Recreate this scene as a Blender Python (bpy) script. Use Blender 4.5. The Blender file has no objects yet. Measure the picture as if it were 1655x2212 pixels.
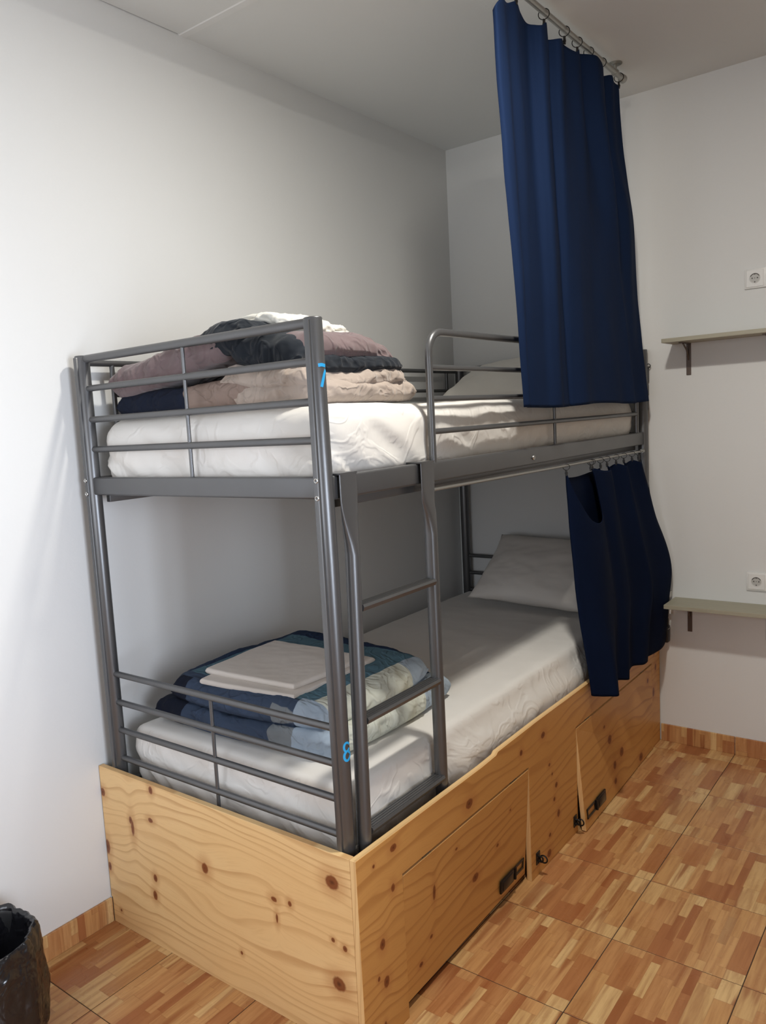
import bpy, bmesh, math, random
from mathutils import Vector, Matrix, noise
C = bpy.context.scene.collection
S = bpy.context.scene
PI = math.pi

# ------------------------------------------------------------------ camera
def make_camera():
    yaw, pitch, roll = -0.6794, -0.1218, -0.0584
    f = Vector((math.sin(yaw)*math.cos(pitch), math.cos(yaw)*math.cos(pitch), math.sin(pitch)))
    r0 = Vector((math.cos(yaw), -math.sin(yaw), 0)); u0 = r0.cross(f)
    rt = math.cos(roll)*r0 + math.sin(roll)*u0
    up = -math.sin(roll)*r0 + math.cos(roll)*u0
    cd = bpy.data.cameras.new('camera'); co = bpy.data.objects.new('camera', cd)
    C.objects.link(co)
    m = Matrix((rt, up, -f)).transposed().to_4x4()
    m.translation = Vector((2.1009, -1.3427, 1.5248))
    co.matrix_world = m
    cd.sensor_fit = 'HORIZONTAL'; cd.sensor_width = 36
    cd.lens = 1723.08/1655*36
    cd.shift_x = 0.9425*100/1655; cd.shift_y = 0.1601*100/1655
    cd.clip_start = .02
    S.camera = co
make_camera()

# ------------------------------------------------------------------ world + light + exposure
S.view_settings.view_transform = 'Standard'
S.view_settings.look = 'None'
S.view_settings.gamma = 1
S.view_settings.use_curve_mapping = False
S.view_settings.exposure = 0.0
w = bpy.data.worlds.new('World'); S.world = w; w.use_nodes = True
w.node_tree.nodes['Background'].inputs[0].default_value = (.75, .85, 1, 1)
w.node_tree.nodes['Background'].inputs[1].default_value = 1.0

def area(name, loc, rot, sx, sy, power, col, shape='RECTANGLE'):
    l = bpy.data.lights.new(name, 'AREA'); l.shape = shape; l.size = sx
    if shape == 'RECTANGLE': l.size_y = sy
    l.energy = power; l.color = col
    o = bpy.data.objects.new(name, l); C.objects.link(o)
    o.location = loc; o.rotation_euler = rot
    return o
# fill for the bed end: an added, unseen window behind the camera
WIN = (0.35, 1.55, 0.95, 2.25)          # x0 x1 z0 z1
FRONT_Y = -2.5
area('bed_end_fill', ((WIN[0]+WIN[1])/2, FRONT_Y+.02, (WIN[2]+WIN[3])/2), (math.radians(90), 0, 0),
     WIN[1]-WIN[0]-.06, WIN[3]-WIN[2]-.06, 22, (.88, .92, 1.0))
# daylight entering by the glazed door opening on the right, beside the photographer
DOOR = (-1.35, -.45, .02, 2.05)         # y0 y1 z0 z1
RX = 3.1
dl = area('door_daylight', (RX-.02, (DOOR[0]+DOOR[1])/2, 1.25), (0, math.radians(90), 0), 1.4, DOOR[1]-DOOR[0]-.16, 15.5, (.78, .86, 1.0))
dl.data.spread = math.radians(70)
LAMP = (1.42, .40, 2.79)

# ------------------------------------------------------------------ dims
HC, YB = 2.8179, 2.2582

# ------------------------------------------------------------------ helpers
def setp(o, label=None, cat=None, group=None, kind=None):
    if label: o['label'] = label
    if cat: o['category'] = cat
    if group: o['group'] = group
    if kind: o['kind'] = kind
    return o
def thing(name, label, cat, loc=(0, 0, 0), group=None):
    o = bpy.data.objects.new(name, None); C.objects.link(o); o.location = loc
    o.empty_display_size = .05
    return setp(o, label, cat, group)
def wloc(o):
    v = Vector((0, 0, 0))
    while o: v += o.location; o = o.parent
    return v
def mobj(name, verts, faces, mats, parent=None, smooth=False, fm=None, label=None, origin=None, autos=None):
    """mesh object from world-space coordinates"""
    base = wloc(parent) if parent else Vector((0, 0, 0))
    org = Vector(origin) if origin is not None else base
    me = bpy.data.meshes.new(name)
    me.from_pydata([tuple(Vector(v)-org) for v in verts], [], faces)
    if not isinstance(mats, (list, tuple)): mats = [mats]
    for m in mats: me.materials.append(m)
    if fm: me.polygons.foreach_set('material_index', fm)
    if smooth: me.polygons.foreach_set('use_smooth', [True]*len(me.polygons))
    me.update()
    o = bpy.data.objects.new(name, me); C.objects.link(o)
    if parent: o.parent = parent
    o.location = org-base
    if autos:
        bm = bmesh.new(); bm.from_mesh(me)
        for e in bm.edges:
            if len(e.link_faces) == 2 and e.calc_face_angle(0) > autos: e.smooth = False
        bm.to_mesh(me); bm.free()
    if label: o['label'] = label
    return o
def join(*parts):
    V, F = [], []
    for v, f in parts:
        n = len(V); V += list(v); F += [tuple(i+n for i in q) for q in f]
    return V, F
def boxg(x0, x1, y0, y1, z0, z1, b=0, seg=2):
    bm = bmesh.new(); bmesh.ops.create_cube(bm, size=1)
    for v in bm.verts:
        v.co = Vector(((x0+x1)/2+v.co.x*(x1-x0), (y0+y1)/2+v.co.y*(y1-y0), (z0+z1)/2+v.co.z*(z1-z0)))
    if b: bmesh.ops.bevel(bm, geom=bm.edges[:], offset=b, segments=seg, affect='EDGES', profile=.5)
    bm.verts.index_update()
    r = ([v.co.copy() for v in bm.verts], [tuple(v.index for v in f.verts) for f in bm.faces]); bm.free(); return r
def prism(poly, axis, a0, a1, b=0):
    """extrude a 2D polygon; axis 0: (y,z) poly, 1: (x,z), 2: (x,y)"""
    bm = bmesh.new()
    def P(p, a): return {0: (a, p[0], p[1]), 1: (p[0], a, p[1]), 2: (p[0], p[1], a)}[axis]
    lo = [bm.verts.new(P(p, a0)) for p in poly]; hi = [bm.verts.new(P(p, a1)) for p in poly]
    n = len(poly)
    bm.faces.new(lo); bm.faces.new(hi[::-1])
    for i in range(n): bm.faces.new((lo[i], hi[i], hi[(i+1) % n], lo[(i+1) % n]))
    bmesh.ops.recalc_face_normals(bm, faces=bm.faces[:])
    if b: bmesh.ops.bevel(bm, geom=bm.edges[:], offset=b, segments=1, affect='EDGES')
    bm.verts.index_update()
    r = ([v.co.copy() for v in bm.verts], [tuple(v.index for v in f.verts) for f in bm.faces]); bm.free(); return r
def arc_path(pts, rad, n=6):
    """polyline with rounded corners"""
    pts = [Vector(p) for p in pts]; out = [pts[0]]
    for i in range(1, len(pts)-1):
        a, b, c = pts[i-1], pts[i], pts[i+1]
        d1 = (a-b).normalized(); d2 = (c-b).normalized()
        ang = d1.angle(d2); t = min(rad/math.tan(ang/2), (a-b).length*.49, (c-b).length*.49)
        p1, p2 = b+d1*t, b+d2*t
        for k in range(n+1):
            s = k/n; out.append(p1*(1-s)**2 + b*2*s*(1-s) + p2*s*s)
    out.append(pts[-1]); return out
def tubeg(path, r, seg=16, cap=True, closed=False, bev=0):
    path = [Vector(p) for p in path]; n = len(path)
    rs = list(r) if isinstance(r, (list, tuple)) else [r]*n
    if bev and not closed:
        d0 = (path[1]-path[0]).normalized(); d1 = (path[-2]-path[-1]).normalized()
        path = [path[0], path[0]+d0*bev*.3, path[0]+d0*bev] + path[1:-1] + [path[-1]+d1*bev, path[-1]+d1*bev*.3, path[-1]]
        rs = [rs[0]-bev, rs[0]-bev*.3, rs[0]] + rs[1:-1] + [rs[-1], rs[-1]-bev*.3, rs[-1]-bev]
        n = len(path)
    T = []
    for i in range(n):
        a = path[(i-1) % n] if (closed or i > 0) else path[i]
        b = path[(i+1) % n] if (closed or i < n-1) else path[i]
        T.append((b-a).normalized())
    u = T[0].orthogonal().normalized(); V = []; F = []
    for i in range(n):
        u = (u-T[i]*u.dot(T[i])).normalized(); v = T[i].cross(u)
        for k in range(seg):
            a = 2*PI*k/seg; V.append(path[i]+(u*math.cos(a)+v*math.sin(a))*rs[i])
    m = n if closed else n-1
    for i in range(m):
        j = (i+1) % n
        for k in range(seg):
            F.append((i*seg+k, i*seg+(k+1) % seg, j*seg+(k+1) % seg, j*seg+k))
    if cap and not closed:
        F.append(tuple(range(seg))[::-1]); F.append(tuple((n-1)*seg+k for k in range(seg)))
    return V, F
def circ(c, r, axis, n=24):
    out = []
    for k in range(n):
        a = 2*PI*k/n; p, q = r*math.cos(a), r*math.sin(a)
        out.append(Vector(c)+Vector({0: (0, p, q), 1: (p, 0, q), 2: (p, q, 0)}[axis]))
    return out
def part_tube(name, path, r, m, parent, seg=16, bev=0, label=None, closed=False):
    v, f = tubeg(path, r, seg, bev=bev, closed=closed)
    return mobj(name, v, f, m, parent, smooth=True, autos=.8, label=label)
def part_box(name, d, m, parent, b=.002, label=None, seg=2):
    v, f = boxg(*d, b=b, seg=seg); return mobj(name, v, f, m, parent, label=label, smooth=True, autos=.6)
def fbm(p, o=4):
    a, s, t = 1, 0, Vector(p)
    for _ in range(o): s += a*noise.noise(t); t = t*2.03; a *= .5
    return s
def ridge(p, o=3):
    a, s, t = 1, 0, Vector(p)
    for _ in range(o): s += a*(1-abs(noise.noise(t))*2.2); t = t*2.1; a *= .5
    return s/1.75
def sm(a, b, x):
    t = max(0, min(1, (x-a)/(b-a))) if a != b else float(x > a)
    return t*t*(3-2*t)

# ------------------------------------------------------------------ materials
class NT:
    def __init__(s, name):
        s.m = bpy.data.materials.new(name); s.m.use_nodes = True
        s.t = s.m.node_tree; s.b = s.t.nodes['Principled BSDF']
    def n(s, typ, **k):
        nd = s.t.nodes.new(typ)
        for a, b in k.items(): setattr(nd, a, b)
        return nd
    def l(s, a, b): s.t.links.new(a, b)
    def inp(s, sock, v):
        if isinstance(v, bpy.types.NodeSocket): s.l(v, sock)
        else: sock.default_value = v
    def math(s, op, a, b=None, c=None):
        nd = s.n('ShaderNodeMath', operation=op); s.inp(nd.inputs[0], a)
        if b is not None: s.inp(nd.inputs[1], b)
        if c is not None: s.inp(nd.inputs[2], c)
        return nd.outputs[0]
    def pos(s):
        g = s.n('ShaderNodeNewGeometry'); sp = s.n('ShaderNodeSeparateXYZ'); s.l(g.outputs['Position'], sp.inputs[0])
        return g.outputs['Position'], sp.outputs
    def comb(s, x, y, z=0.0):
        c = s.n('ShaderNodeCombineXYZ')
        for i, v in enumerate((x, y, z)): s.inp(c.inputs[i], v)
        return c.outputs[0]
    def noise(s, vec, scale, detail=3, rough=.55, dist=0):
        nd = s.n('ShaderNodeTexNoise'); s.l(vec, nd.inputs['Vector'])
        nd.inputs['Scale'].default_value = scale; nd.inputs['Detail'].default_value = detail
        nd.inputs['Roughness'].default_value = rough; nd.inputs['Distortion'].default_value = dist
        return nd.outputs[0]
    def wn(s, vec):
        nd = s.n('ShaderNodeTexWhiteNoise', noise_dimensions='3D'); s.l(vec, nd.inputs['Vector']); return nd.outputs['Value']
    def ramp(s, fac, stops, interp='LINEAR'):
        r = s.n('ShaderNodeValToRGB'); s.inp(r.inputs[0], fac); cr = r.color_ramp; cr.interpolation = interp
        while len(cr.elements) < len(stops): cr.elements.new(.5)
        for e, (p, c) in zip(cr.elements, stops): e.position = p; e.color = (*c, 1)
        return r.outputs[0]
    def mix(s, fac, a, b, blend='MIX'):
        m = s.n('ShaderNodeMix', data_type='RGBA', blend_type=blend); s.inp(m.inputs[0], fac)
        for i, v in ((6, a), (7, b)):
            if isinstance(v, tuple): v = (*v[:3], 1)
            s.inp(m.inputs[i], v)
        return m.outputs[2]
    def mr(s, x, a, b, c=0., d=1., smooth=True):
        m = s.n('ShaderNodeMapRange'); m.interpolation_type = 'SMOOTHSTEP' if smooth else 'LINEAR'
        for i, v in enumerate((x, a, b, c, d)): s.inp(m.inputs[i], v)
        return m.outputs[0]
    def bump(s, h, strength=.3, dist=.002):
        b = s.n('ShaderNodeBump'); b.inputs['Strength'].default_value = strength; b.inputs['Distance'].default_value = dist
        s.inp(b.inputs['Height'], h); s.l(b.outputs[0], s.b.inputs['Normal'])
    def col(s, c):
        if isinstance(c, tuple): s.b.inputs['Base Color'].default_value = (*c[:3], 1)
        else: s.l(c, s.b.inputs['Base Color'])
    def set(s, **k):
        for a, v in k.items(): s.inp(s.b.inputs[a.replace('_', ' ')], v)
        return s
def srgb(r, g, b):
    f = lambda c: (c/255/12.92) if c/255 <= .04045 else ((c/255+.055)/1.055)**2.4
    return (f(r), f(g), f(b))

def mat_wall(name, c, k=.02):
    t = NT(name); p, xyz = t.pos()
    n1 = t.noise(p, 1.3, 3)
    t.col(t.mix(n1, tuple(x*(1-k) for x in c), tuple(min(1, x*(1+k)) for x in c)))
    t.set(Roughness=.85); n2 = t.noise(p, 90, 4, .6); n3 = t.noise(p, 8, 2)
    t.bump(t.math('ADD', n2, t.math('MULTIPLY', n3, 2.0)), .25, .0012); return t.m
M_WALL = mat_wall('white_wall_paint', (.735, .735, .715))
M_CEIL = mat_wall('ceiling_paint', (.74, .75, .735))
M_CAULK = mat_wall('filler', (.77, .775, .76))

def mat_plain(name, c, rough=.5, metal=0., bump=0, bs=200, spec=.5, var=.0):
    t = NT(name); p, _ = t.pos()
    if var:
        n = t.noise(p, 14, 3); t.col(t.mix(n, tuple(x*(1-var) for x in c), tuple(x*(1+var) for x in c)))
    else:
        n = t.noise(p, 30, 2); t.col(t.mix(n, tuple(x*.97 for x in c), c))
    t.set(Roughness=rough, Metallic=metal)
    t.b.inputs['Specular IOR Level'].default_value = spec
    if bump: t.bump(t.noise(p, bs, 3), bump, .0008)
    return t.m
def mat_metal():
    t = NT('silver_grey_powder_coat'); p, _ = t.pos()
    n = t.noise(p, 900, 2); n2 = t.noise(p, 6, 3)
    t.col(t.mix(n2, (.135, .137, .138), (.165, .165, .168)))
    t.set(Metallic=.7, Roughness=.36)
    return t.m
M_METAL = mat_metal()
M_STEEL = mat_plain('bright_steel', (.6, .6, .58), .28, 1.)
M_GALV = mat_plain('brushed_rod_metal', (.42, .41, .38), .35, .9)
M_BLACK = mat_plain('black_plastic', (.012, .012, .013), .35)
M_BLACKM = mat_plain('black_metal', (.015, .014, .014), .3, .4)
M_WHITEP = mat_plain('white_plastic', (.78, .77, .74), .35)
M_HOLE = mat_plain('socket_recess_shade', (.10, .09, .08), .5)
M_BLUE = mat_plain('blue_marker_paint', srgb(40, 165, 225), .5)
M_DARKBR = mat_plain('brown_bracket_metal', (.13, .095, .075), .4, .5)
M_CLEAR = mat_plain('milky_tape', (.62, .6, .56), .25)

def mat_fabric(name, c, rough=.9, sheen=.25, wv=900, bs=.25, var=.05):
    t = NT(name); p, _ = t.pos()
    n = t.noise(p, 5, 3); n2 = t.noise(p, 60, 4, .6)
    t.col(t.mix(n, tuple(x*(1-var) for x in c), tuple(min(1, x*(1+var)) for x in c)))
    t.set(Roughness=rough); t.b.inputs['Sheen Weight'].default_value = sheen; t.b.inputs['Sheen Roughness'].default_value = .5
    t.b.inputs['Specular IOR Level'].default_value = .25
    v = t.n('ShaderNodeTexVoronoi'); t.l(p, v.inputs['Vector']); v.inputs['Scale'].default_value = wv
    t.bump(t.math('ADD', t.math('MULTIPLY', v.outputs[0], .3), n2), bs, .0015); return t.m
M_SHEET = mat_fabric('white_cotton_sheet', (.80, .77, .72), sheen=.1)
def add_creases(m, sc=6.5, dist=.007, side=False, k=.45):
    nt = m.node_tree; bp_ = nt.nodes['Principled BSDF']; old = bp_.inputs['Normal'].links[0].from_socket
    g = nt.nodes.new('ShaderNodeNewGeometry'); n = nt.nodes.new('ShaderNodeTexNoise'); nt.links.new(g.outputs['Position'], n.inputs['Vector'])
    n.inputs['Scale'].default_value = sc; n.inputs['Detail'].default_value = 2; n.inputs['Distortion'].default_value = 1.6
    a = nt.nodes.new('ShaderNodeMath'); a.operation = 'SUBTRACT'; nt.links.new(n.outputs[0], a.inputs[0]); a.inputs[1].default_value = .5
    b = nt.nodes.new('ShaderNodeMath'); b.operation = 'ABSOLUTE'; nt.links.new(a.outputs[0], b.inputs[0])
    c = nt.nodes.new('ShaderNodeMapRange'); nt.links.new(b.outputs[0], c.inputs[0]); c.inputs[1].default_value = 0; c.inputs[2].default_value = .09
    c.inputs[3].default_value = 1; c.inputs[4].default_value = 0; c.interpolation_type = 'SMOOTHERSTEP'
    bu = nt.nodes.new('ShaderNodeBump'); bu.inputs['Strength'].default_value = k; bu.inputs['Distance'].default_value = dist
    if side:        # creases of a fitted sheet run on its sides only
        sp = nt.nodes.new('ShaderNodeSeparateXYZ'); nt.links.new(g.outputs['Normal'], sp.inputs[0])
        ab = nt.nodes.new('ShaderNodeMath'); ab.operation = 'ABSOLUTE'; nt.links.new(sp.outputs[2], ab.inputs[0])
        mr = nt.nodes.new('ShaderNodeMapRange'); nt.links.new(ab.outputs[0], mr.inputs[0]); mr.inputs[1].default_value = .5; mr.inputs[2].default_value = .85
        mr.inputs[3].default_value = 1; mr.inputs[4].default_value = 0
        mu = nt.nodes.new('ShaderNodeMath'); mu.operation = 'MULTIPLY'; nt.links.new(c.outputs[0], mu.inputs[0]); nt.links.new(mr.outputs[0], mu.inputs[1]); c = mu
    nt.links.new(c.outputs[0], bu.inputs['Height']); nt.links.new(old, bu.inputs['Normal']); nt.links.new(bu.outputs[0], bp_.inputs['Normal'])
add_creases(M_SHEET, 6, .006, True, .26)
M_PILLOW = mat_fabric('off_white_pillowcase', (.72, .69, .63), sheen=.1)
M_PILLOWG = mat_fabric('greige_pillowcase', (.66, .62, .57), sheen=.1)
M_FOLD = mat_fabric('pale_beige_folded_sheet', (.66, .60, .54), sheen=.1)
M_FRILL = mat_fabric('cream_cloth', (.82, .79, .70), sheen=.1)
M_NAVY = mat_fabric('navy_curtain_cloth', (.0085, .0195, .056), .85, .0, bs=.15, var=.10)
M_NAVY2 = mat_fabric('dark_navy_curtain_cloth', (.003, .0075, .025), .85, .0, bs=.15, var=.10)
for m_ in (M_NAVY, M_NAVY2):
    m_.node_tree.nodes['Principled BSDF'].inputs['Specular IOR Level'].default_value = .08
M_TAUPE = mat_fabric('mauve_taupe_cotton', (.175, .125, .125))
add_creases(M_TAUPE, 8, .008)
M_INK = mat_fabric('ink_black_cotton', (.012, .016, .022), sheen=.12)
M_BEIGE = mat_fabric('beige_cotton', (.42, .345, .29))

add_creases(M_BEIGE, 8, .008); add_creases(M_INK, 8, .008)
def mat_patch():
    t = NT('patchwork_cotton'); p, xyz = t.pos(); X, Y, Z = xyz
    wob = t.math('MULTIPLY', t.math('SUBTRACT', t.noise(p, 12, 2), .5), .02)
    x = t.math('ADD', X, wob); y = t.math('ADD', Y, wob)
    lt = lambda a, b: t.mr(t.math('SUBTRACT', b, a) if not isinstance(b, float) else t.math('SUBTRACT', b, a), -.0012, .0012)
    gt = lambda a, b: t.mr(t.math('SUBTRACT', a, b), -.0012, .0012)
    AND = lambda a, b: t.math('MULTIPLY', a, b)
    col = t.mix(t.math('MAXIMUM', lt(x, .20), gt(y, .70)), (.085, .165, .215), (.012, .028, .070))
    col = t.mix(lt(y, t.math('SUBTRACT', .245, t.math('MULTIPLY', x, .05))), col, (.045, .066, .110))
    col = t.mix(AND(gt(x, .60), lt(y, .175)), col, (.20, .22, .235))
    right = gt(x, t.math('ADD', .702, t.math('MULTIPLY', y, .04)))
    col = t.mix(right, col, (.60, .61, .52))
    col = t.mix(AND(right, gt(y, .60)), col, (.36, .43, .50))
    col = t.mix(AND(gt(x, .675), lt(y, .225)), col, (.33, .40, .48))
    col = t.mix(AND(lt(x, .25), lt(y, .20)), col, (.007, .010, .022))
    t.col(col); t.set(Roughness=.9); t.b.inputs['Specular IOR Level'].default_value = .25
    t.bump(t.noise(p, 60, 4, .6), .3, .002); return t.m
M_PATCH = mat_patch(); add_creases(M_PATCH, 8, .007)
def mat_two():
    t = NT('ink_and_brown_cotton'); p, xyz = t.pos(); X, Y, Z = xyz
    e = t.math('ADD', t.math('ADD', X, t.math('MULTIPLY', Z, .35)), t.math('MULTIPLY', t.math('SUBTRACT', t.noise(p, 14, 2), .5), .03))
    t.col(t.mix(t.mr(e, .425+.35*1.6165-.0015, .425+.35*1.6165+.0015), (.008, .012, .026), (.27, .20, .165)))
    t.set(Roughness=.9); t.b.inputs['Specular IOR Level'].default_value = .25
    t.bump(t.noise(p, 60, 4, .6), .3, .002); return t.m
M_TWO = mat_two(); add_creases(M_TWO, 8, .007)
# parquet print of the ceramic tiles: strips run along y
TX, TY, TX0, TY0 = .3435, .348, .2865, -.278
def mat_parquet(name, along='y', cross='x', c_off=TX0, cw=TX, a_off=TY0, aw=TY, tint=(1, 1, 1), rough=.22):
    t = NT(name); p, xyz = t.pos()
    ax = {'x': xyz[0], 'y': xyz[1], 'z': xyz[2]}
    NR = 7.0
    c = t.math('DIVIDE', t.math('SUBTRACT', ax[cross], c_off-50*cw), cw/NR)
    row = t.math('FLOOR', c); fr = t.math('FRACT', c)
    a = t.math('DIVIDE', t.math('SUBTRACT', ax[along], a_off-50*aw), aw)
    tile = t.math('FLOOR', a)
    tcol = t.math('FLOOR', t.math('DIVIDE', c, 7.0))
    # printed design repeats: only two tile designs
    des = t.math('MODULO', t.math('ADD', tile, tcol), 2.0)
    rowm = t.math('ADD', t.math('MODULO', row, 7.0), t.math('MULTIPLY', des, 10.0))
    fa = t.math('FRACT', a)
    # some rows are split into two narrow strips
    spl = t.math('LESS_THAN', t.wn(t.comb(rowm, 21.7)), .42)
    half = t.math('MULTIPLY', spl, t.math('FLOOR', t.math('MULTIPLY', fr, 2.0)))
    fr = t.math('ADD', t.math('MULTIPLY', fr, t.math('SUBTRACT', 1.0, spl)), t.math('MULTIPLY', t.math('FRACT', t.math('MULTIPLY', fr, 2.0)), spl))
    rowm = t.math('ADD', rowm, t.math('MULTIPLY', half, 30.0))
    off = t.wn(t.comb(rowm, 3.3))
    ln = t.math('ADD', 1.55, t.math('MULTIPLY', t.wn(t.comb(rowm, 9.1)), 1.15))
    q = t.math('ADD', t.math('MULTIPLY', fa, ln), off)
    cell = t.math('FLOOR', q); fq = t.math('FRACT', q)
    rnd = t.wn(t.comb(rowm, cell, 1.7)); rnd2 = t.wn(t.comb(rowm, cell, 5.2))
    gv = t.comb(t.math('MULTIPLY', ax[cross], 1.0), t.math('MULTIPLY', ax[along], .07), t.math('MULTIPLY', rnd, 9.0))
    g1 = t.noise(gv, 90, 4, .6); g2 = t.noise(gv, 22, 3, .5, .8)
    base = t.ramp(rnd, [(0, srgb(166, 106, 66)), (.2, srgb(188, 132, 84)), (.45, srgb(208, 160, 106)), (.7, srgb(200, 150, 96)), (.86, srgb(214, 174, 118)), (1, srgb(224, 188, 132))])
    strk = t.mr(g2, .48, .66)
    col = t.mix(t.math('MULTIPLY', strk, t.math('ADD', .25, t.math('MULTIPLY', rnd2, .6))), base, srgb(146, 82, 46))
    col = t.mix(t.mr(g1, .35, .75, 0., .5), col, srgb(150, 92, 52))
    # thin darker contour of the printed strips
    e1 = t.mr(t.math('MINIMUM', fr, t.math('SUBTRACT', 1.0, fr)), 0., .035, .22, 0.)
    e2 = t.mr(t.math('MINIMUM', fq, t.math('SUBTRACT', 1.0, fq)), 0., .012, .22, 0.)
    col = t.mix(t.math('MAXIMUM', e1, e2), col, srgb(120, 66, 38))
    if tint != (1, 1, 1): col = t.mix(1.0, col, tint, 'MULTIPLY')
    t.col(col); t.set(Roughness=t.mr(t.noise(p, 7, 3), .3, .7, rough, rough+.14))
    t.b.inputs['Specular IOR Level'].default_value = .4
    t.bump(g1, .08, .0005); return t.m
M_FLOOR = mat_parquet('parquet_print_tile')
M_BASEL = mat_parquet('parquet_print_skirting_left', along='z', cross='y', c_off=TY0, cw=TY, a_off=-.15, aw=.3)
M_BASEB = mat_parquet('parquet_print_skirting_back', along='z', cross='x', a_off=-.15, aw=.3)
M_GROUT = mat_plain('brown_grout', (.06, .032, .018), .9)

def mat_pine(name, g, c, knots, freq=38, seed=0, light=(242, 208, 152), mid=(232, 188, 128), dark=(186, 130, 76)):
    """g, c: world axes along / across the grain; knots: (g, c, rg, rc, darkness)"""
    t = NT(name); p, xyz = t.pos(); ax = {'x': xyz[0], 'y': xyz[1], 'z': xyz[2]}
    G, K = ax[g], ax[c]
    lv = t.comb(t.math('MULTIPLY', G, .9), t.math('MULTIPLY', K, 2.6), seed+.5)
    w1 = t.noise(lv, 1.6, 2, .5)
    cc = t.math('ADD', K, t.math('MULTIPLY', t.math('SUBTRACT', w1, .5), .20))
    D = None
    for (kg, kc, rg, rc, dk) in knots:
        a = t.math('DIVIDE', t.math('SUBTRACT', G, kg), rg); b = t.math('DIVIDE', t.math('SUBTRACT', K, kc), rc)
        d = t.math('SQRT', t.math('ADD', t.math('MULTIPLY', a, a), t.math('MULTIPLY', b, b)))
        d = t.math('ADD', d, 1.0-dk)
        D = d if D is None else t.math('MINIMUM', D, d)
        # grain flows round the knot
        ex = t.math('EXPONENT', t.math('MULTIPLY', t.math('MULTIPLY', d, d), -.10))
        cc = t.math('ADD', cc, t.math('MULTIPLY', t.math('MULTIPLY', b, ex), rc*.45))
    fine = t.noise(t.comb(t.math('MULTIPLY', G, .05), cc, seed), 260, 3, .6)
    ph = t.math('ADD', t.math('MULTIPLY', cc, freq), t.math('MULTIPLY', t.noise(t.comb(t.math('MULTIPLY', G, .12), cc, seed+3), 9, 2), 3.2))
    band = t.math('FRACT', ph)
    line = t.mr(band, .55, .93); back = t.mr(band, .94, 1.0, 1., 0.)
    ln = t.math('MULTIPLY', line, back)
    vary = t.noise(t.comb(t.math('MULTIPLY', G, .3), K, seed+7), 7, 2)
    col = t.mix(vary, srgb(*mid), srgb(*light))
    col = t.mix(t.math('MULTIPLY', ln, t.mr(vary, .3, .7, .2, .55)), col, srgb(*dark))
    col = t.mix(t.mr(fine, .45, .8, 0., .18), col, srgb(*dark))
    if D is not None:
        Dn = t.math('ADD', D, t.math('MULTIPLY', t.math('SUBTRACT', t.noise(p, 120, 3), .5), .35))
        col = t.mix(t.mr(Dn, .9, 3.2, .42, 0.), col, srgb(176, 112, 62))
        col = t.mix(t.mr(Dn, .75, 1.15, .92, 0.), col, srgb(124, 62, 28))
        col = t.mix(t.mr(Dn, .05, .5, .7, 0.), col, srgb(72, 32, 14))
    t.col(col); t.set(Roughness=.42); t.b.inputs['Specular IOR Level'].default_value = .4
    t.bump(t.math('ADD', fine, t.math('MULTIPLY', ln, -.6)), .15, .0006); return t.m
K_END = [(.254, .497, .009, .012, 1), (.150, .352, .010, .034, .75), (.143, .374, .008, .012, 1), (.241, .401, .013, .009, .85), (.468, .325, .016, .020, .8),
         (.240, .220, .009, .012, 1), (.232, .163, .010, .015, 1), (.9285, .438, .021, .019, 1), (.729, .325, .013, .009, .8), (.784, .332, .008, .010, .8),
         (.735, .275, .006, .018, .7), (.9316, .176, .021, .019, 1), (.592, .122, .006, .007, .8), (.921, .287, .006, .006, 1), (.957, .278, .007, .008, 1),
         (.974, .07, .022, .014, 1), (.012, .43, .012, .014, 1), (.01, .25, .012, .024, 1), (.012, .185, .008, .014, 1), (.05, .05, .006, .006, .8)]
K_FR = [(.150, .478, .014, .010, 1), (.5238, .432, .020, .014, 1), (.0665, .4699, .005, .005, 1), (.140, .378, .010, .014, .8), (.0858, .2586, .011, .015, 1),
        (.0943, .155, .012, .016, 1), (.064, .18, .006, .008, .9), (1.016, .46, .016, .011, 1), (.855, .459, .010, .010, 1), (1.124, .141, .012, .014, 1),
        (1.093, .205, .009, .008, 1), (1.111, .249, .011, .010, 1), (1.041, .033, .017, .014, 1), (1.06, .34, .010, .008, .8), (1.08, .30, .006, .006, .9),
        (1.05, .095, .010, .008, .9), (2.160, .254, .014, .022, 1), (2.19, .36, .012, .018, .9), (2.17, .43, .008, .010, .9), (.08, .05, .006, .009, .9)]
K_D1 = [(.3335, .2605, .008, .024, .95), (.5644, .1846, .020, .014, .95), (.3167, .142, .008, .006, 1), (.2643, .092, .010, .007, 1), (.70, .22, .010, .007, .8), (.45, .33, .010, .006, .7), (.78, .30, .007, .006, .7)]
K_D2 = [(1.6117, .2315, .022, .018, 1), (1.732, .1375, .024, .018, 1), (1.642, .117, .018, .016, 1), (1.96, .03, .026, .017, 1), (1.634, .055, .016, .012, 1), (1.56, .30, .012, .008, .8), (2.08, .33, .012, .012, .9)]
M_PEND = mat_pine('pine_end_board_lit', 'x', 'z', K_END, 30, 1.3)  # same pine made paler: daylight on the end board is in its colour
SHADEF = dict(light=(214, 160, 92), mid=(200, 142, 76), dark=(160, 98, 44))  # same pine darkened: shade on the front side is put into the colours
M_PFR = mat_pine('pine_front_board_shaded', 'y', 'z', K_FR, 26, 4.1, **SHADEF)
M_PD1 = mat_pine('pine_door_near_shaded', 'y', 'z', K_D1, 24, 8.2, **SHADEF)
M_PD2 = mat_pine('pine_door_far_shaded', 'y', 'z', K_D2, 24, 11.7, **SHADEF)
M_PEDGE = mat_pine('pine_raw_edge', 'z', 'x', [], 60, 2.2)
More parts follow.
